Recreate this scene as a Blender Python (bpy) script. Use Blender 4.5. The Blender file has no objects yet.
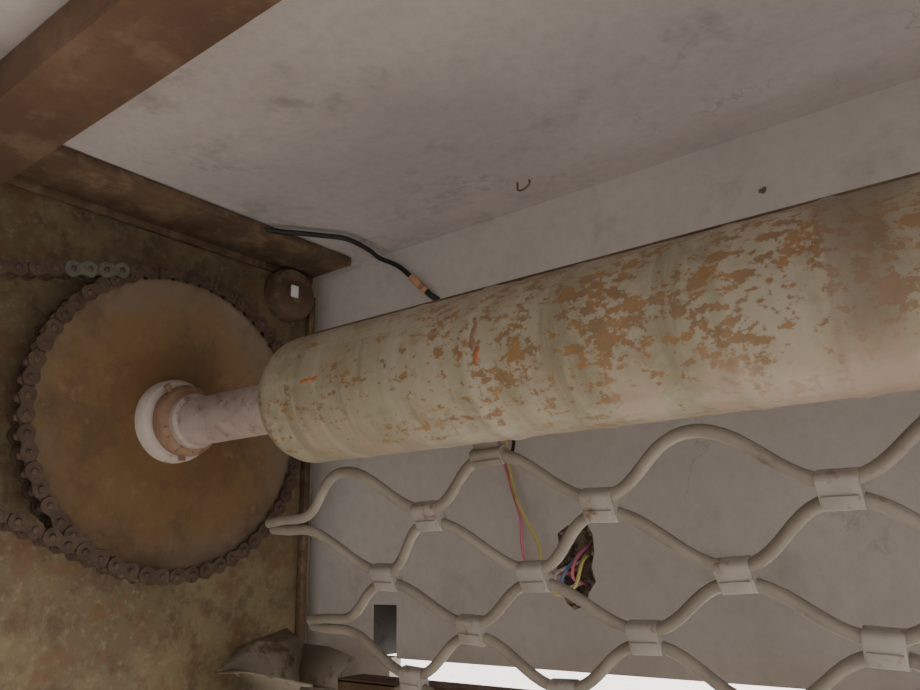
import bpy, bmesh, math, random
import numpy as np
from mathutils import Vector, Matrix
random.seed(4)
C = bpy.context
Z0 = 2.2
# ------------------------------------------------------------------ helpers
def link(o, parent=None):
    C.scene.collection.objects.link(o)
    if parent is not None: o.parent = parent
    return o
def mesh_obj(name, bm, mat=None, parent=None, smooth=True, ang=35):
    me = bpy.data.meshes.new(name)
    bmesh.ops.recalc_face_normals(bm, faces=bm.faces)
    bm.to_mesh(me); bm.free()
    if smooth:
        for p in me.polygons: p.use_smooth = True
        me.set_sharp_from_angle(angle=math.radians(ang))
    if mat: me.materials.append(mat)
    return link(bpy.data.objects.new(name, me), parent)
def add_box(bm, lo, hi, bev=0.0, seg=2):
    r = bmesh.ops.create_cube(bm, size=1.0)
    vs = r['verts']
    for v in vs:
        v.co = Vector([lo[i] + (v.co[i]+0.5)*(hi[i]-lo[i]) for i in range(3)])
    if bev > 0:
        es = list({e for v in vs for e in v.link_edges})
        bmesh.ops.bevel(bm, geom=es, offset=bev, segments=seg, affect='EDGES', profile=0.5)
def box(name, lo, hi, mat, parent=None, bev=0.0):
    bm = bmesh.new(); add_box(bm, lo, hi, bev)
    return mesh_obj(name, bm, mat, parent)
def add_lathe(bm, prof, cy, cz, seg=64, closed=False):
    rings = []
    for (x, r) in prof:
        rings.append([bm.verts.new((x, cy+max(r,1e-5)*math.cos(2*math.pi*i/seg), cz+max(r,1e-5)*math.sin(2*math.pi*i/seg))) for i in range(seg)])
    n = len(rings)
    for k in range(n if closed else n-1):
        a, b = rings[k], rings[(k+1) % n]
        for i in range(seg):
            j = (i+1) % seg
            bm.faces.new((a[i], a[j], b[j], b[i]))
    if not closed:
        bm.faces.new(rings[0]); bm.faces.new(rings[-1])
def lathe(name, prof, cy, cz, mat, parent=None, seg=64, closed=False):
    bm = bmesh.new(); add_lathe(bm, prof, cy, cz, seg, closed)
    return mesh_obj(name, bm, mat, parent)
def add_sweep(bm, pts, r, seg=10):
    pts = [Vector(p) for p in pts]
    rings = []; up = Vector((0.13, 0.9, 0.31)).normalized()
    for i, p in enumerate(pts):
        t = (pts[min(i+1, len(pts)-1)] - pts[max(i-1, 0)]).normalized()
        a = (up - t*up.dot(t)).normalized(); b = t.cross(a); up = a
        rings.append([bm.verts.new(p + r*(math.cos(2*math.pi*k/seg)*a + math.sin(2*math.pi*k/seg)*b)) for k in range(seg)])
    for q in range(len(rings)-1):
        for k in range(seg):
            j = (k+1) % seg
            bm.faces.new((rings[q][k], rings[q][j], rings[q+1][j], rings[q+1][k]))
    bm.faces.new(rings[0]); bm.faces.new(rings[-1])
def smooth_path(pts, n=8):
    pts = [Vector(p) for p in pts]; out = []
    P = [2*pts[0]-pts[1]] + pts + [2*pts[-1]-pts[-2]]
    for i in range(1, len(P)-2):
        for k in range(n):
            t = k/n
            out.append(0.5*((2*P[i]) + (P[i+1]-P[i-1])*t + (2*P[i-1]-5*P[i]+4*P[i+1]-P[i+2])*t*t + (3*P[i]-P[i-1]-3*P[i+1]+P[i+2])*t**3))
    out.append(pts[-1]); return out
def cable(name, pts, r, mat, parent=None, n=8):
    bm = bmesh.new(); add_sweep(bm, smooth_path(pts, n), r)
    return mesh_obj(name, bm, mat, parent, ang=60)
def empty(name):
    return link(bpy.data.objects.new(name, None))

# ------------------------------------------------------------------ materials
class NT:
    def __init__(s, name, rough=0.7, metal=0.0):
        s.m = bpy.data.materials.new(name); s.m.use_nodes = True
        s.t = s.m.node_tree; s.b = s.t.nodes['Principled BSDF']
        s.b.inputs['Roughness'].default_value = rough
        s.b.inputs['Metallic'].default_value = metal
        s.tc = s.t.nodes.new('ShaderNodeTexCoord').outputs['Object']
    def L(s, a, b): s.t.links.new(a, b)
    def mapping(s, scale=(1,1,1), loc=(0,0,0)):
        n = s.t.nodes.new('ShaderNodeMapping'); n.inputs['Scale'].default_value = scale
        n.inputs['Location'].default_value = loc
        s.L(s.tc, n.inputs['Vector']); return n.outputs[0]
    def noise(s, scale, detail=6, rough=0.6, vec=None, dist=0.0):
        n = s.t.nodes.new('ShaderNodeTexNoise')
        n.inputs['Scale'].default_value = scale; n.inputs['Detail'].default_value = detail
        n.inputs['Roughness'].default_value = rough; n.inputs['Distortion'].default_value = dist
        s.L(vec if vec is not None else s.tc, n.inputs['Vector']); return n.outputs['Fac']
    def ramp(s, fac, a, b, va=0.0, vb=1.0):
        n = s.t.nodes.new('ShaderNodeMapRange'); n.interpolation_type = 'SMOOTHSTEP'
        n.inputs['From Min'].default_value = a; n.inputs['From Max'].default_value = b
        n.inputs['To Min'].default_value = va; n.inputs['To Max'].default_value = vb
        s.L(fac, n.inputs['Value']); return n.outputs[0]
    def math(s, op, a, b=None):
        n = s.t.nodes.new('ShaderNodeMath'); n.operation = op
        for i, v in enumerate((a, b)):
            if v is None: continue
            if isinstance(v, (int, float)): n.inputs[i].default_value = v
            else: s.L(v, n.inputs[i])
        return n.outputs[0]
    def mix(s, fac, a, b):
        n = s.t.nodes.new('ShaderNodeMix'); n.data_type = 'RGBA'
        for sock, v in ((n.inputs[0], fac), (n.inputs[6], a), (n.inputs[7], b)):
            if isinstance(v, (int, float)): sock.default_value = v
            elif isinstance(v, tuple): sock.default_value = (*v, 1)
            else: s.L(v, sock)
        return n.outputs[2]
    def xyz(s):
        n = s.t.nodes.new('ShaderNodeSeparateXYZ'); s.L(s.tc, n.inputs[0]); return n.outputs
    def out(s, col, bump=None, strength=0.3, dist=0.002):
        if isinstance(col, tuple): s.b.inputs['Base Color'].default_value = (*col, 1)
        else: s.L(col, s.b.inputs['Base Color'])
        if bump is not None:
            n = s.t.nodes.new('ShaderNodeBump'); n.inputs['Strength'].default_value = strength
            n.inputs['Distance'].default_value = dist
            s.L(bump, n.inputs['Height']); s.L(n.outputs[0], s.b.inputs['Normal'])
        return s.m

def rusty(name, a, b, rust, s1=8, s2=45, t0=0.55, t1=0.68, rough=0.7, metal=0.0, bump=0.35):
    n = NT(name, rough, metal)
    base = n.mix(n.ramp(n.noise(s1, 6), 0.35, 0.65), a, b)
    f = n.noise(s2, 8, 0.65)
    col = n.mix(n.ramp(f, t0, t1), base, rust)
    return n.out(col, f, bump)
def heavy_rust(name, dark, mid, light, s=1.0):
    n = NT(name, 0.8)
    g1 = n.noise(8*s, 7, 0.65); g2 = n.noise(35*s, 8, 0.7); g3 = n.noise(120*s, 6, 0.7)
    c = n.mix(n.ramp(g1, 0.36, 0.62), mid, dark)
    c = n.mix(n.ramp(g2, 0.46, 0.66, 0, .75), c, light)
    c = n.mix(n.ramp(g3, 0.50, 0.70, 0, .6), c, dark)
    return n.out(c, g2, 0.6, 0.003)

def plaster(name, a, b, dirt, g0=0.5):
    n = NT(name, 0.9)
    base = n.mix(n.ramp(n.noise(4, 6, 0.6), 0.3, 0.7), a, b)
    fine = n.noise(90, 6, 0.7)
    base = n.mix(n.ramp(fine, 0.35, 0.75, 0, 0.2), base, dirt)
    v = n.noise(4, 8, 0.60, dist=0.4)
    band = n.math('ABSOLUTE', n.math('SUBTRACT', v, 0.5))
    vein = n.ramp(band, 0.0, 0.006, 1, 0)
    gate = n.ramp(n.noise(6.5, 3, 0.5, vec=n.mapping(loc=(3.1, 1.7, 5.2))), g0-0.02, g0+0.12)
    col = n.mix(n.math('MULTIPLY', n.math('MULTIPLY', vein, gate), 0.38), base, dirt)
    smudge = n.ramp(n.noise(9, 8, 0.7, vec=n.mapping(loc=(9, 4, 2))), 0.53, 0.74, 0, 0.55)
    col = n.mix(smudge, col, dirt)
    return n.out(col, fine, 0.15, 0.002)

m_ceil = plaster('ceiling_plaster', (0.47,0.425,0.42), (0.56,0.51,0.50), (0.20,0.17,0.15))
m_wall = plaster('wall_plaster', (0.53,0.49,0.46), (0.62,0.575,0.54), (0.30,0.26,0.22), 0.56)
m_side = rusty('side_masonry', (0.25,0.22,0.18), (0.3,0.27,0.22), (0.15,0.12,0.1))
m_dark = rusty('notch_dark', (0.05,0.044,0.037), (0.07,0.062,0.052), (0.03,0.026,0.022))  # near-black tone for the inner faces of the wall notch
m_floor = rusty('concrete_floor', (0.45,0.42,0.38), (0.52,0.49,0.44), (0.35,0.32,0.28), s1=1.5, s2=12)
m_ground = rusty('sunlit_pavement', (0.75,0.74,0.72), (0.82,0.81,0.79), (0.6,0.6,0.58), s1=.5, s2=4)
m_dent_shade = rusty('dent_shade', (0.16,0.14,0.125), (0.2,0.17,0.15), (0.1,0.085,0.075))  # dark colour standing for the shade in a small wall dent

n = NT('worn_plate', 0.65)
g1 = n.noise(9, 7, 0.65); g2 = n.noise(34, 8, 0.7); g3 = n.noise(110, 6, 0.7)
c = n.mix(n.ramp(g1, 0.38, 0.62), (0.235,0.185,0.10), (0.16,0.120,0.066))
c = n.mix(n.ramp(g2, 0.45, 0.66, 0, .85), c, (0.115,0.070,0.040))
c = n.mix(n.ramp(g3, 0.50, 0.68, 0, .65), c, (0.29,0.235,0.14))
c = n.mix(n.ramp(n.noise(26, 8, .7, vec=n.mapping(loc=(4,4,4))), 0.51, 0.62, 0, .8), c, (0.175,0.095,0.045))
m_plate = n.out(c, g2, 0.4)

m_beam = heavy_rust('rusted_beam', (0.115,0.063,0.038), (0.175,0.100,0.058), (0.22,0.14,0.088), 0.6)
m_flange = heavy_rust('rusted_flange', (0.085,0.050,0.031), (0.155,0.096,0.055), (0.24,0.16,0.095), 1.0)
m_chain = rusty('greasy_chain', (0.060,0.036,0.024), (0.095,0.060,0.039), (0.036,0.021,0.014), s1=60, s2=200, rough=0.55, metal=0.1)
m_chain2 = rusty('grey_chain_link', (0.10,0.095,0.075), (0.13,0.125,0.10), (0.05,0.04,0.03), s1=60, s2=200, rough=0.6, metal=0.1)
m_shaft = rusty('pale_shaft', (0.33,0.26,0.23), (0.41,0.335,0.30), (0.22,0.145,0.11), s1=25, s2=90, t0=.50,t1=.70)
m_hub = rusty('pale_hub', (0.42,0.36,0.32), (0.50,0.44,0.39), (0.26,0.19,0.14), s1=25, s2=70, t0=.55,t1=.72)
m_collar = rusty('rust_collar', (0.20,0.115,0.07), (0.28,0.17,0.11), (0.12,0.065,0.035), s1=40, s2=120)
m_wire_k = rusty('black_rubber', (0.012,0.011,0.010), (0.018,0.016,0.015), (0.025,0.022,0.02), rough=0.6)
m_copper = rusty('orange_lug', (0.52,0.28,0.15), (0.6,0.36,0.2), (0.35,0.17,0.09))
m_pink = rusty('pink_pvc', (0.62,0.16,0.22), (0.66,0.20,0.27), (0.5,0.14,0.17), rough=.4)
m_yel = rusty('yellow_pvc', (0.55,0.48,0.15), (0.6,0.53,0.2), (0.33,0.38,0.12), rough=.4)
m_blue = rusty('blue_pvc', (0.16,0.22,0.40), (0.18,0.25,0.45), (0.1,0.12,0.25), rough=.4)
m_white = rusty('white_tag', (0.75,0.73,0.72), (0.8,0.78,0.77), (0.4,0.3,0.25), t0=.68, t1=.8)
m_orange = rusty('bright_rust', (0.36,0.12,0.045), (0.44,0.17,0.07), (0.15,0.055,0.03), s1=90, s2=300)
m_guide = rusty('guide_metal', (0.21,0.175,0.13), (0.29,0.25,0.19), (0.12,0.075,0.045), s1=20, s2=40, t0=.5, t1=.66)
m_grille = rusty('grille_paint', (0.25,0.215,0.175), (0.33,0.29,0.24), (0.17,0.11,0.07), s1=20, s2=50, t0=0.60, t1=0.74, rough=0.42)
m_clip = rusty('clip_paint', (0.35,0.315,0.28), (0.43,0.395,0.355), (0.21,0.125,0.08), s1=25, s2=60, t0=0.55, t1=0.68, rough=0.42)

AY, AZ = 0.441, Z0+0.1385
n = NT('rusted_sprocket', 0.6, 0.1)
o = n.xyz()
dy = n.math('SUBTRACT', o[1], AY); dz = n.math('SUBTRACT', o[2], AZ)
rad = n.math('SQRT', n.math('ADD', n.math('MULTIPLY', dy, dy), n.math('MULTIPLY', dz, dz)))
f1 = n.noise(12, 8, 0.68); f2 = n.noise(55, 8, 0.7); f3 = n.noise(15, 8, 0.7, vec=n.mapping(loc=(2,5,1)))
wr = n.math('ADD', rad, n.math('MULTIPLY', n.math('SUBTRACT', f1, 0.5), 0.14))
c = n.mix(n.ramp(wr, 0.05, 0.10), (0.155,0.085,0.033), (0.190,0.115,0.052))
c = n.mix(n.ramp(wr, 0.105, 0.150), c, (0.175,0.125,0.085))
c = n.mix(n.ramp(f3, 0.46, 0.68, 0, .75), c, (0.100,0.063,0.036))
c = n.mix(n.ramp(f2, 0.54, 0.72, 0, .45), c, (0.27,0.185,0.115))
m_sprocket = n.out(c, f2, 0.5)

n = NT('barrel_paint', 0.45)
o = n.xyz()
base = n.mix(n.ramp(n.noise(9, 5), 0.35, 0.65), (0.300,0.265,0.180), (0.355,0.318,0.228))
bands = n.noise(23, 5, 0.65, vec=n.mapping(scale=(1, 0.09, 0.09)))
base = n.mix(n.ramp(bands, 0.49, 0.57, 0, .8), base, (0.40,0.345,0.265))
base = n.mix(n.ramp(bands, 0.46, 0.38, 0, .7), base, (0.235,0.20,0.135))
blot = n.noise(45, 7, 0.7, vec=n.mapping(loc=(7,1,3)))
base = n.mix(n.ramp(blot, 0.46, 0.64, 0, .6), base, (0.255,0.21,0.14))
xw = n.math('ADD', o[0], n.math('MULTIPLY', n.math('SUBTRACT', n.noise(20,6,.7), 0.5), 0.02))
for lo_, hi_, am in ((0.610,0.656,0.55), (0.372,0.392,0.5), (0.448,0.466,0.4)):
    pale = n.math('MULTIPLY', n.ramp(xw, lo_, lo_+0.006), n.ramp(xw, hi_, hi_-0.006))
    base = n.mix(n.math('MULTIPLY', pale, am), base, (0.43,0.375,0.30))
fl = n.noise(150, 5, 0.62, vec=n.mapping(scale=(0.7, 1, 1.2)))
fl2 = n.noise(330, 4, 0.6)
fl = n.math('ADD', n.math('MULTIPLY', fl, 0.70), n.math('MULTIPLY', fl2, 0.30))
dens = n.noise(30, 5, 0.65, vec=n.mapping(loc=(1.3, 2, 0)))
dens = n.math('ADD', n.ramp(dens, 0.36, 0.64, -0.055, 0.065), n.ramp(o[0], 0.32, 0.50, -0.04, 0.018))
dens = n.math('ADD', dens, n.ramp(o[2], Z0+0.080, Z0+0.115, -0.05, 0.0))
mask = n.ramp(n.math('ADD', fl, dens), 0.52, 0.58)
rc = n.mix(n.ramp(n.noise(60, 4), 0.4, 0.6), (0.29,0.155,0.055), (0.215,0.13,0.062))
c = n.mix(n.math('MULTIPLY', mask, 0.85), base, rc)
sc = n.noise(60, 4, 0.6, vec=n.mapping(scale=(0.08, 1.5, 1.5)))
c = n.mix(n.ramp(sc, 0.58, 0.70, 0, .4), c, (0.42,0.37,0.29))
xb = n.math('ADD', o[0], n.math('MULTIPLY', n.math('SUBTRACT', n.noise(14,5), 0.5), 0.02))
edge = n.math('MULTIPLY', n.ramp(xb, 0.657, 0.661), n.ramp(xb, 0.70, 0.675, 0.35, 1))
c = n.mix(n.math('MULTIPLY', edge, 0.65), c, (0.21,0.155,0.11))
warm_sheen = n.math('MULTIPLY', n.ramp(o[2], Z0+0.120, Z0+0.090), n.ramp(n.noise(26, 6, .6, vec=n.mapping(scale=(1,.4,.4))), 0.44, 0.58, 0, .65))  # warm light from below, painted as patchy pink on the lower side
c = n.mix(warm_sheen, c, (0.40,0.29,0.225))
bmp = n.math('ADD', n.math('MULTIPLY', blot, 0.6), n.math('MULTIPLY', n.noise(9, 3), 2.5))
m_barrel = n.out(c, bmp, 0.4, 0.003)

# ------------------------------------------------------------------ room shell
ZC = Z0+0.367
def slab(name, lo, hi, mat): return box(name, lo, hi, mat)
slab('ceiling', (-0.3, -2.2, ZC), (2.9, 0.82, ZC+0.15), m_ceil)
slab('wall_left', (-0.3, -2.2, 0), (-0.008, 0.67, ZC), m_side)
slab('floor', (-0.3, -2.2, -0.1), (2.9, 0.82, 0.0), m_floor)
slab('pavement_ground', (-25, 0.82, -0.12), (25, 40, -0.02), m_ground)
YW = 0.67
wall = slab('wall_back', (-0.3, YW, Z0-0.096), (2.9, YW+0.15, ZC), m_wall)
def boolean(ob, cut):
    md = ob.modifiers.new('b', 'BOOLEAN'); md.operation = 'DIFFERENCE'; md.object = cut; md.solver = 'EXACT'
    dg = C.evaluated_depsgraph_get(); me = bpy.data.meshes.new_from_object(ob.evaluated_get(dg))
    ob.modifiers.clear(); ob.data = me; bpy.data.objects.remove(cut)
bm = bmesh.new()
hole = [(0.338,0.026),(0.349,0.033),(0.357,0.028),(0.370,0.033),(0.375,0.024),(0.376,0.008),(0.372,-0.006),(0.376,-0.018),(0.368,-0.028),(0.364,-0.039),(0.352,-0.043),(0.344,-0.037),(0.339,-0.026),(0.343,-0.016),(0.335,-0.006),(0.339,0.010)]
f = bm.faces.new([bm.verts.new((x, YW-0.02, Z0+z)) for x, z in hole])
r = bmesh.ops.extrude_face_region(bm, geom=[f])
bmesh.ops.translate(bm, verts=[v for v in r['geom'] if isinstance(v, bmesh.types.BMVert)], vec=(0,0.048,0))
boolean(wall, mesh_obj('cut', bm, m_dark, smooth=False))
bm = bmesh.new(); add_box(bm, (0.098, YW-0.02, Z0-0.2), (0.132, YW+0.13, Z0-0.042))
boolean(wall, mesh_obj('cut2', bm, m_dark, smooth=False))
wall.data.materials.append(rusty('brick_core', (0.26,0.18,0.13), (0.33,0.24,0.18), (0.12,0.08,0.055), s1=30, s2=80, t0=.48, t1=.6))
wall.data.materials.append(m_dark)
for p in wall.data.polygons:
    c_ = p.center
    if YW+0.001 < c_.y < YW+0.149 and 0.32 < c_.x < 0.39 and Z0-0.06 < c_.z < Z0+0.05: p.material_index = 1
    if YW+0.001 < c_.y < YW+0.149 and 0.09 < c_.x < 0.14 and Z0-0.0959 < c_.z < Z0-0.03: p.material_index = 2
slab('wall_jamb', (-0.3, YW, 0), (0.122, YW+0.018, Z0-0.096), m_wall)
bm = bmesh.new()
for i, (x, z) in enumerate(hole):
    x2, z2 = hole[(i+1) % len(hole)]
    for q in range(7):
        t = random.random()
        bmesh.ops.create_icosphere(bm, subdivisions=1, radius=0.0016+0.0022*random.random(),
            matrix=Matrix.Translation((x+(x2-x)*t+random.uniform(-.0025,.0025), YW+0.003+0.004*q, Z0+z+(z2-z)*t+random.uniform(-.0025,.0025))) @ Matrix.Rotation(random.random()*3,4,'Y') @ Matrix.Scale(0.5+random.random(),4,(1,0,0)))
mesh_obj('broken_plaster_rim', bm, rusty('crumbled_plaster',(0.25,0.18,0.12),(0.36,0.29,0.22),(0.13,0.08,0.05),s1=60,s2=150), smooth=False)

# ------------------------------------------------------------------ steel side plate, lip and flange
sp = empty('side_mounting_plate')
box('plate_sheet', (-0.008, -0.35, Z0-0.42), (0.0, 0.652, ZC), m_plate, sp, 0.001)
box('plate_edge_lip', (0.0, 0.643, Z0-0.16), (0.008, 0.652, Z0+0.33), m_flange, sp, 0.001)
fl_o = empty('angle_iron_flange')
box('horizontal_leg', (0.0005, -0.35, ZC-0.012), (0.076, 0.648, ZC-0.001), m_flange, fl_o, 0.002)
box('vertical_leg', (0.0005, -0.35, ZC-0.020), (0.006, 0.648, ZC-0.010), m_flange, fl_o, 0.001)
bm = bmesh.new()
add_box(bm, (0.0, 0.200, ZC-0.037), (2.85, 0.262, ZC-0.029), 0.002)
add_box(bm, (0.0, 0.200, ZC-0.032), (2.85, 0.208, ZC), 0.002)
add_box(bm, (0.0, 0.254, ZC-0.032), (2.85, 0.262, ZC), 0.002)
mesh_obj('rusted_steel_beam', bm, m_beam)

bo = empty('bearing_boss')
lathe('boss_body', [(0,0.033),(0.014,0.033),(0.019,0.030),(0.0205,0.026),(0.0205,0.001)], 0.609, Z0+0.322, m_flange, bo, 40)
lathe('boss_centre', [(0.0205,0.014),(0.024,0.0135),(0.025,0.011),(0.025,0.001)], 0.609, Z0+0.322, m_flange, bo, 32)
box('white_label', (0.024, 0.597, Z0+0.314), (0.0265, 0.608, Z0+0.329), m_white, bo, 0.001)

# ------------------------------------------------------------------ barrel
bar = empty('roller_shutter_barrel')
RT = 0.0525
XT = 0.230
prof = [(XT,0.0225),(XT,0.039),(XT+0.002,0.0445),(XT+0.007,0.0490),(XT+0.015,RT-0.0006),(XT+0.020,RT)]
xx = XT+0.020
rings_ = [(0.385, .0006), (0.446, .0011), (0.470,-.0007), (0.515,.0005), (0.610,.0007), (0.662,.0012)]
while xx < 0.80:
    xx += 0.003
    prof.append((xx, RT + sum(a*math.exp(-((xx-c0)/0.004)**2) for c0, a in rings_)))
while xx < 2.45:
    xx += 0.03; prof.append((xx, RT))
prof += [(xx+0.01,0.048),(xx+0.013,0.0225)]
lathe('barrel_tube', prof, AY, AZ, m_barrel, bar, 96)
lathe('shaft', [(0.0035,0.0225),(0.2,0.0225),(XT+0.002,0.0225)], AY, AZ, m_shaft, bar, 48)
lathe('shaft_far', [(xx,0.0225),(2.75,0.0225)], AY, AZ, m_shaft, bar, 32)
ta = math.radians(102)
bm = bmesh.new(); add_box(bm, (0.26, -0.004, -0.0015), (2.40, 0.004, 0.0018), 0.0006)
bmesh.ops.transform(bm, matrix=Matrix.Translation((0, AY+RT*math.cos(ta), AZ+RT*math.sin(ta))) @ Matrix.Rotation(ta-math.pi/2, 4, 'X'), verts=bm.verts)
mesh_obj('barrel_top_strip', bm, m_flange, bar)  # thin dark strip along the top edge of the barrel
def weld(name, x, ang, w, h, mat):
    bm = bmesh.new()
    for k in range(9):
        t = k/8-0.5
        q = 0.7+0.6*random.random()
        bmesh.ops.create_icosphere(bm, subdivisions=2, radius=1, matrix=Matrix.Translation((x+t*w+random.uniform(-.001,.001), 0.0006, t*h+random.uniform(-.001,.001))) @ Matrix.Diagonal((q*(0.0018+w*0.06), 0.0013, q*(0.0014+h*0.1), 1)))
    M = Matrix.Translation((0, AY, AZ)) @ Matrix.Rotation(ang, 4, 'X') @ Matrix.Translation((0, -RT, 0))
    bmesh.ops.transform(bm, matrix=M, verts=bm.verts)
    mesh_obj(name, bm, mat, bar)
weld('weld_slot', 0.300, -0.0, 0.016, 0.001, m_orange)
weld('weld_spot', 0.456, 0.12, 0.002, 0.007, m_orange)
weld('weld_run', 0.454, -0.15, 0.001, 0.016, m_collar)
SAG = 0.0055; DZ = -0.0038
piv = Matrix.Translation((0.05, AY, AZ+DZ)) @ Matrix.Rotation(SAG, 4, 'Y') @ Matrix.Translation((-0.05, -AY, -AZ))
bar.matrix_world = piv

# ------------------------------------------------------------------ big sprocket
XS = 0.041; NTE = 59; PITCH = 0.015875
RP = PITCH/(2*math.sin(math.pi/NTE))
CYS, CZS = AY+0.006, AZ+0.003
spk = empty('drive_sprocket')
def sprocket_bm(cy, cz, rp, nt, th, bore):
    bm = bmesh.new(); prof = []
    for i in range(nt):
        for (q, rr) in ((-0.5, 0.0054), (-0.36, 0.0048), (-0.16, -0.0042), (0.0, -0.0052), (0.16, -0.0042), (0.36, 0.0048)):
            a = 2*math.pi*(i+q+0.0)/nt; prof.append((a, rp+rr))
    outer = []
    for x, sh in ((XS-th/2, -0.0015), (XS-th/2+0.001, 0), (XS+th/2-0.001, 0), (XS+th/2, -0.0015)):
        outer.append([bm.verts.new((x, cy+(r+sh)*math.cos(a), cz+(r+sh)*math.sin(a))) for a, r in prof])
    N = len(prof)
    inner0 = [bm.verts.new((XS-th/2, cy+bore*math.cos(a), cz+bore*math.sin(a))) for a, r in prof]
    mid = [bm.verts.new((XS+th/2, cy+rp*0.93*math.cos(a), cz+rp*0.93*math.sin(a))) for a, r in prof]
    mid2 = [bm.verts.new((XS+th/2-0.0015, cy+rp*0.915*math.cos(a), cz+rp*0.915*math.sin(a))) for a, r in prof]
    inner1 = [bm.verts.new((XS+th/2-0.0015, cy+bore*math.cos(a), cz+bore*math.sin(a))) for a, r in prof]
    loops = [inner0]+outer+[mid, mid2, inner1]
    for k in range(len(loops)):
        A, B = loops[k], loops[(k+1) % len(loops)]
        for i in range(N):
            j = (i+1) % N; bm.faces.new((A[i], A[j], B[j], B[i]))
    return bm
mesh_obj('toothed_disc', sprocket_bm(CYS, CZS, RP, NTE, 0.0075, 0.028), m_sprocket, spk)
HZ = AZ-0.001
lathe('hub_boss', [(0.038,0.020),(0.038,0.041),(0.052,0.0405),(0.056,0.038),(0.058,0.033),(0.058,0.020)], AY, AZ+0.001, m_hub, spk, 56, True)
lathe('hub_collar', [(0.058,0.020),(0.058,0.029),(0.062,0.0335),(0.070,0.0345),(0.0755,0.032),(0.078,0.028),(0.078,0.020)], AY, HZ, m_collar, spk, 56, True)
lathe('collar_step', [(0.078,0.020),(0.078,0.0262),(0.084,0.0262),(0.086,0.0228),(0.086,0.020)], AY, HZ-0.002, m_shaft, spk, 56, True)
bm = bmesh.new()
for ang in (math.radians(-95), math.radians(130)):
    bmesh.ops.create_cone(bm, cap_ends=True, segments=6, radius1=0.004, radius2=0.004, depth=0.008,
        matrix=Matrix.Translation((0.068, AY+0.0355*math.cos(ang), AZ+0.0355*math.sin(ang))) @ Matrix.Rotation(ang-math.pi/2,4,'X'))
mesh_obj('grub_screws', bm, m_collar, spk)

SY, SZ = 0.121, Z0+0.165; NS = 19; RS = PITCH/(2*math.sin(math.pi/NS))
mo = empty('gear_motor')
mesh_obj('pinion_disc', sprocket_bm(SY, SZ, RS, NS, 0.0075, 0.009), m_sprocket, mo)
lathe('pinion_shaft', [(0.0005,0.0095),(0.06,0.0095),(0.062,0.008)], SY, SZ, m_shaft, mo, 24)
lathe('bearing_flange', [(0.0005,0.045),(0.010,0.045),(0.014,0.040),(0.022,0.022),(0.030,0.020),(0.030,0.0096)], SY, SZ, m_beam, mo, 40)

# ------------------------------------------------------------------ chain
d = Vector((SY-CYS, SZ-CZS)); D = d.length; base_a = math.atan2(d.y, d.x)
off = math.acos((RP-RS)/D)
a1, a2 = base_a-off, base_a+off
def P(cy, cz, r, a): return Vector((cy+r*math.cos(a), cz+r*math.sin(a)))
path = []
span = 2*math.pi-2*off
for k in range(201): path.append(P(CYS, CZS, RP, a2+span*k/200))
p0, p1 = P(CYS, CZS, RP, a1), P(SY, SZ, RS, a1)
for k in range(1, 40): path.append(p0.lerp(p1, k/40))
for k in range(41): path.append(P(SY, SZ, RS, a1+2*off*k/40))
p0, p1 = P(SY, SZ, RS, a2), P(CYS, CZS, RP, a2)
for k in range(1, 40): path.append(p0.lerp(p1, k/40))
path.append(path[0].copy())
bm = bmesh.new()
def chain_run(path, even=True, dx=0.0):
    X = XS+dx
    cum = [0]
    for i in range(1, len(path)): cum.append(cum[-1]+(path[i]-path[i-1]).length)
    NL = int(round(cum[-1]/PITCH/2))*2 if even else int(round(cum[-1]/PITCH))
    ys = np.interp(np.linspace(0, cum[-1], NL+1), cum, [p.x for p in path])
    zs = np.interp(np.linspace(0, cum[-1], NL+1), cum, [p.y for p in path])
    for i in range(NL):
        A = Vector((ys[i], zs[i])); B = Vector((ys[i+1], zs[i+1]))
        t = (B-A).normalized(); nrm = Vector((-t.y, t.x))
        outer_link = i % 2 == 0
        hh = 0.0078 if outer_link else 0.0072
        prof2 = []
        for c0, sgn in ((A, -1), (B, 1)):
            for k in range(7):
                an = -math.pi/2+math.pi*k/6
                prof2.append(c0 + sgn*t*hh*math.cos(an) + sgn*nrm*hh*math.sin(an))
            prof2.append((A+B)/2 + sgn*nrm*hh*0.62)
        for sx in (-1, 1):
            x0 = X+sx*(0.0085 if outer_link else 0.0065); x1 = x0+sx*0.0019
            va = [bm.verts.new((x0, v.x, v.y)) for v in prof2]; vb = [bm.verts.new((x1, v.x, v.y)) for v in prof2]
            fs = [bm.faces.new(va), bm.faces.new(vb)]
            for q in range(len(va)):
                w = (q+1) % len(va); fs.append(bm.faces.new((va[q], va[w], vb[w], vb[q])))
            if even and 0.335 < A.x < 0.395 and A.y > Z0+0.25:
                for f_ in fs: f_.material_index = 1
        add_lathe(bm, [(X-0.0120,0.0022),(X-0.0120,0.0026),(X+0.0116,0.0026),(X+0.0122,0.0018)], A.x, A.y, 10)
        add_lathe(bm, [(X-0.0060,0.0050),(X+0.0060,0.0050)], A.x, A.y, 12)
chain_run(path)
lap = [P(CYS, CZS, RP-0.0005, a1+0.22+(2*off-0.44)*k/80) for k in range(81)]
chain_run(lap, False, -0.0012)
ch = mesh_obj('roller_chain', bm, m_chain, ang=30)
ch.data.materials.append(m_chain2)

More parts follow.
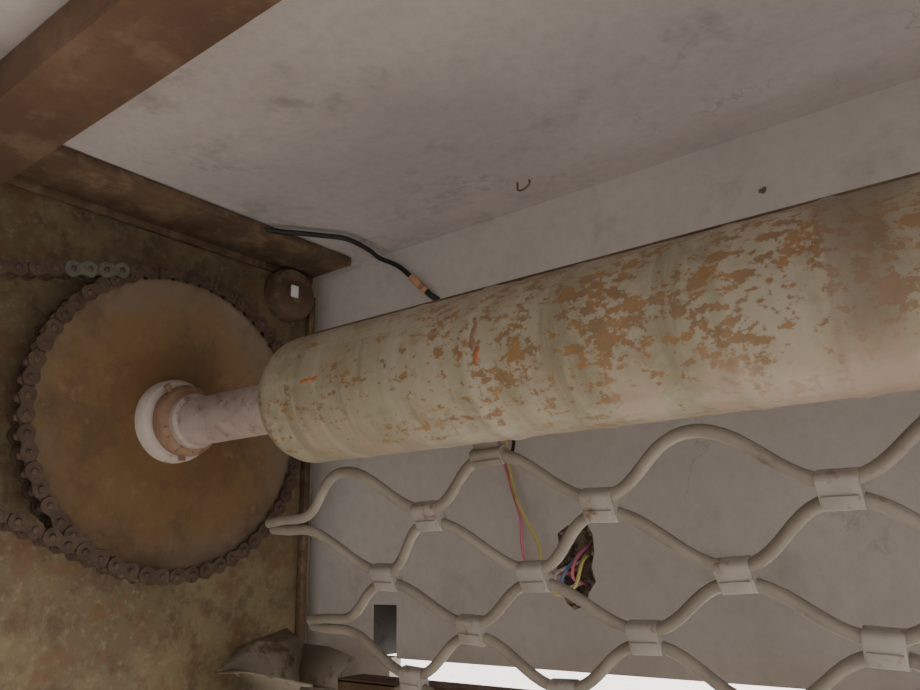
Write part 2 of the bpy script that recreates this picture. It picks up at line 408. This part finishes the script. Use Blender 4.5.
# ------------------------------------------------------------------ rolling grille
gr = empty('rolling_link_grille')
rowz = [0.077, 0.037, -0.0105, -0.053, -0.099] + [-0.099-0.046*k for k in range(1, 9)]
rowy = [0.480, 0.500, 0.533, 0.555, 0.569] + [0.576]*8
zz = np.array(rowz[::-1]); yy = np.array(rowy[::-1])
def gy(z): return float(np.interp(z, zz, yy))
HP = 0.0772; X1 = 0.168; XEND = 2.33
RR = 0.0045
def wave(c):
    return math.tanh(0.6*c)/math.tanh(0.6)
bm = bmesh.new()
nrow = len(rowz)
for k in range(nrow-1):
    zt, zb = rowz[k]-0.0047, rowz[k+1]+0.0047
    if k == 0: zt = rowz[0]
    phase = math.pi if k % 2 == 0 else 0.0
    pts = []
    nst = int((XEND-X1)/HP*12)
    end_z = zb if k % 2 == 0 else zt
    pts.append((X1-0.042, gy(end_z), Z0+end_z-(0.002 if k%2==0 else -0.002)))
    pts.append((X1-0.02, gy(end_z), Z0+end_z))
    for s in range(nst+1):
        x = X1+s*HP/12
        w = wave(math.cos(math.pi*(x-X1)/HP+phase))
        z = (zt+zb)/2 + (zt-zb)/2*w
        pts.append((x, gy(z), Z0+z))
    add_sweep(bm, pts, RR, 10)
mesh_obj('wavy_rods', bm, m_grille, gr, ang=60)
bm = bmesh.new()
def add_clip(bm, x, y, z, tilt, w=0.0235, h=0.0235, dpt=0.0125):
    prof = []
    rr = dpt/2*0.6
    for (sy, sz, a0) in ((1,1,0),(-1,1,90),(-1,-1,180),(1,-1,270)):
        for q in range(5):
            a = math.radians(a0+90*q/4)
            prof.append((sy*(dpt/2-rr)+rr*math.cos(a), sz*(h/2-rr)+rr*math.sin(a)))
    M = Matrix.Translation((x, y, z)) @ Matrix.Rotation(tilt, 4, 'X') @ Matrix.Rotation(random.uniform(-.08,.08), 4, 'Y')
    loops = []
    for xx_, s_ in ((-w/2, 0.82), (-w/2, 0.97), (-w/2+0.0007, 1.0), (w/2-0.0007, 1.0), (w/2, 0.97), (w/2, 0.82)):
        loops.append([bm.verts.new(M @ Vector((xx_, p[0]*s_, p[1]*s_))) for p in prof])
    for a in range(len(loops)-1):
        for q in range(len(prof)):
            w2 = (q+1) % len(prof); bm.faces.new((loops[a][q], loops[a][w2], loops[a+1][w2], loops[a+1][q]))
    bm.faces.new(loops[0]); bm.faces.new(loops[-1])
    b2 = bmesh.new(); add_box(b2, (-w/2+0.0015, -dpt/2-0.0013, -h*0.40), (w/2-0.0015, -dpt/2+0.0003, -h*0.02), 0.0005)
    bmesh.ops.transform(b2, matrix=M, verts=b2.verts)
    tm = bpy.data.meshes.new('t'); b2.to_mesh(tm); b2.free(); bm.from_mesh(tm); bpy.data.meshes.remove(tm)
for k in range(1, nrow-1):
    x0 = X1+HP*2 if k % 2 == 1 else X1+HP
    tilt = math.atan2(rowy[k+1]-rowy[k-1], rowz[k-1]-rowz[k+1])
    x = x0
    while x < XEND:
        add_clip(bm, x, rowy[k], Z0+rowz[k], tilt)
        x += 2*HP
mesh_obj('link_clips', bm, m_clip, gr, ang=30)
bm = bmesh.new()
x = 0.398
while x < XEND:
    zb_ = AZ+DZ-SAG*(x-0.05)
    add_clip(bm, x, 0.480, Z0+0.0765, 0.6, w=0.028, h=0.013, dpt=0.012)
    v0 = Vector((0, 0.480, Z0+0.077)); v1 = Vector((0, AY+(RT+.0005)*0.59, zb_-(RT+.0005)*0.80))
    dv = (v1-v0); Ln = dv.length; ang = math.atan2(-dv.y, dv.z)
    b2 = bmesh.new(); add_box(b2, (-0.011, -0.0015, 0), (0.011, 0.0015, Ln), 0.0005)
    bmesh.ops.transform(b2, matrix=Matrix.Translation((x, v0.y, v0.z)) @ Matrix.Rotation(ang, 4, 'X'), verts=b2.verts)
    tm = bpy.data.meshes.new('t'); b2.to_mesh(tm); b2.free(); bm.from_mesh(tm); bpy.data.meshes.remove(tm)
    x += 4*HP
mesh_obj('hanger_straps', bm, m_grille, gr, ang=30)
box('bottom_bar', (X1-0.04, 0.566, Z0+rowz[-1]-0.035), (XEND+0.04, 0.586, Z0+rowz[-1]+0.006), m_grille, gr, 0.003)

# ------------------------------------------------------------------ guide rail with flared mouth
gd = empty('shutter_guide_rail')
def sheet(name, rows, th, mat, parent):
    bm = bmesh.new(); g = [[bm.verts.new(p) for p in r] for r in rows]
    for a in range(len(g)-1):
        for b in range(len(g[0])-1): bm.faces.new((g[a][b], g[a][b+1], g[a+1][b+1], g[a+1][b]))
    ob = mesh_obj(name, bm, mat, parent, ang=20)
    md = ob.modifiers.new('s', 'SOLIDIFY'); md.thickness = th; md.offset = 0
    return ob
zt = Z0-0.120
bm = bmesh.new()
add_box(bm, (0.055, 0.548, 0.0), (0.058, 0.604, zt), 0.0)
add_box(bm, (0.055, 0.546, 0.0), (0.110, 0.549, zt), 0.0)
add_box(bm, (0.055, 0.603, 0.0), (0.110, 0.606, zt), 0.0)
mesh_obj('channel', bm, m_guide, gd)
sheet('front_lip', [[(0.055,0.5475,zt-0.01),(0.085,0.5475,zt-0.01),(0.112,0.5475,zt-0.01)],
                    [(0.052,0.540,zt+0.010),(0.085,0.543,zt+0.008),(0.122,0.543,zt+0.006)],
                    [(0.050,0.522,zt+0.024),(0.084,0.532,zt+0.020),(0.138,0.534,zt+0.014)],
                    [(0.046,0.505,zt+0.022),(0.082,0.515,zt+0.024),(0.160,0.528,zt+0.016)]], 0.002, m_guide, gd)
sheet('back_lip', [[(0.055,0.6045,zt-0.01),(0.085,0.6045,zt-0.01),(0.110,0.6045,zt-0.01)],
                   [(0.052,0.606,zt+0.015),(0.085,0.607,zt+0.016),(0.116,0.606,zt+0.016)],
                   [(0.050,0.614,zt+0.040),(0.085,0.618,zt+0.038),(0.128,0.614,zt+0.030)]], 0.002, m_guide, gd)
sheet('web_lip', [[(0.0565,0.5475,zt-0.01),(0.0565,0.576,zt-0.01),(0.0565,0.6045,zt-0.01)],
                  [(0.053,0.541,zt+0.010),(0.048,0.575,zt+0.018),(0.052,0.606,zt+0.015)],
                  [(0.050,0.522,zt+0.022),(0.026,0.570,zt+0.044),(0.050,0.614,zt+0.040)],
                  [(0.044,0.510,zt+0.024),(0.010,0.560,zt+0.040),(0.020,0.614,zt+0.054)]], 0.002, m_guide, gd)
la = empty('lintel_angle_bar')
box('top_leg', (0.112, 0.604, Z0-0.113), (2.85, 0.640, Z0-0.109), m_flange, la, 0.0008)
box('front_leg', (0.112, 0.604, Z0-0.160), (2.85, 0.608, Z0-0.110), m_flange, la, 0.0008)

# ------------------------------------------------------------------ cable, wires, hook
cb = empty('black_cable')
cable('cable_sheath', [(0.074,0.515,ZC-0.007),(0.084,0.528,ZC-0.008),(0.096,0.545,ZC-0.008),(0.110,0.565,ZC-0.008),(0.127,0.590,ZC-0.009),(0.128,0.625,ZC-0.012),(0.120,0.650,ZC-0.012),(0.145,0.657,Z0+0.340),(0.168,0.657,Z0+0.319)], 0.0029, m_wire_k, cb)
cable('copper_lug', [(0.166,0.657,Z0+0.321),(0.176,0.657,Z0+0.311),(0.186,0.660,Z0+0.300)], 0.0044, m_copper, cb, 4)
cable('lug_tip', [(0.186,0.660,Z0+0.300),(0.190,0.663,Z0+0.295),(0.195,0.672,Z0+0.290)], 0.0036, m_wire_k, cb, 4)
ew = empty('electrical_wires')
Yw = 0.660
cable('pink_wire', [(0.277,Yw,Z0+0.13),(0.287,Yw,Z0+0.094),(0.298,Yw-.004,Z0+0.065),(0.306,Yw-.004,Z0+0.04),(0.305,Yw-.002,Z0+0.015),(0.310,Yw,Z0-0.002),(0.340,Yw+.004,Z0-0.012),(0.352,Yw+.03,Z0-0.005)], 0.0015, m_pink, ew)
cable('yellow_wire', [(0.287,Yw,Z0+0.13),(0.294,Yw-.002,Z0+0.09),(0.303,Yw-.006,Z0+0.060),(0.317,Yw-.008,Z0+0.035),(0.328,Yw-.008,Z0+0.014),(0.334,Yw-.012,Z0-0.012),(0.349,Yw-.014,Z0-0.028),(0.366,Yw-.012,Z0-0.022),(0.371,Yw-.004,Z0+0.000),(0.362,Yw+.03,Z0+0.008)], 0.0017, m_yel, ew)
cable('black_wire', [(0.268,Yw,Z0+0.14),(0.276,Yw-.02,Z0+0.112),(0.290,Yw-.02,Z0+0.096),(0.302,Yw-.01,Z0+0.104),(0.300,Yw,Z0+0.13)], 0.0018, m_wire_k, ew)
cable('blue_wire', [(0.356,Yw+.035,Z0+0.012),(0.358,Yw-.006,Z0-0.004),(0.352,Yw-.010,Z0-0.020),(0.346,Yw+.03,Z0-0.028)], 0.0016, m_blue, ew)
cable('red_wire', [(0.366,Yw+.035,Z0+0.02),(0.366,Yw-.004,Z0+0.004),(0.363,Yw-.008,Z0-0.014),(0.358,Yw+.03,Z0-0.022)], 0.0016, m_pink, ew)
cable('white_wire', [(0.349,Yw+.035,Z0+0.0),(0.345,Yw-.006,Z0-0.010),(0.349,Yw-.012,Z0-0.024),(0.358,Yw+.03,Z0-0.018)], 0.0016, m_white, ew)
hk = empty('ceiling_hook')
cable('hook_wire', [(0.345,0.614,ZC+0.004),(0.345,0.614,ZC-0.003),(0.348,0.610,ZC-0.011),(0.356,0.607,ZC-0.014),(0.362,0.609,ZC-0.009),(0.361,0.611,ZC-0.004)], 0.0010, m_flange, hk)
bm = bmesh.new()
for q in range(5):
    s = 0.003
    bmesh.ops.create_icosphere(bm, subdivisions=1, radius=s*(0.5+0.4*random.random()), matrix=Matrix.Translation((0.562+random.uniform(-s,s), YW, Z0+0.310+random.uniform(-s,s)*.4)) @ Matrix.Scale(0.25,4,(0,1,0)))
mesh_obj('wall_dent_shade', bm, m_dent_shade)  # dark blobs paint the shade of a small dent in the wall

# ------------------------------------------------------------------ light
w = bpy.data.worlds.new('World'); C.scene.world = w; w.use_nodes = True
bg = w.node_tree.nodes['Background']; bg.inputs['Color'].default_value = (1.0,0.975,0.955,1); bg.inputs['Strength'].default_value = 0.97
sun = bpy.data.lights.new('sun', 'SUN'); sun.energy = 12; sun.angle = 0.02; sun.color = (1,0.96,0.9)
so = link(bpy.data.objects.new('sun', sun)); so.rotation_euler = (math.radians(-48), 0, math.radians(15))

# ------------------------------------------------------------------ camera
cam = bpy.data.cameras.new('camera'); co = link(bpy.data.objects.new('camera', cam))
cam.sensor_width = 36; cam.lens = 800/920*36; cam.clip_start = 0.01
R = Vector((0.787,0.617,-0.0177)).normalized(); B = Vector((0.592,-0.762,-0.2634)); B = (B-R*B.dot(R)).normalized(); U = B.cross(R)
co.matrix_world = Matrix(((R.x,U.x,B.x,0.745),(R.y,U.y,B.y,0.0),(R.z,U.z,B.z,Z0),(0,0,0,1)))
C.scene.camera = co
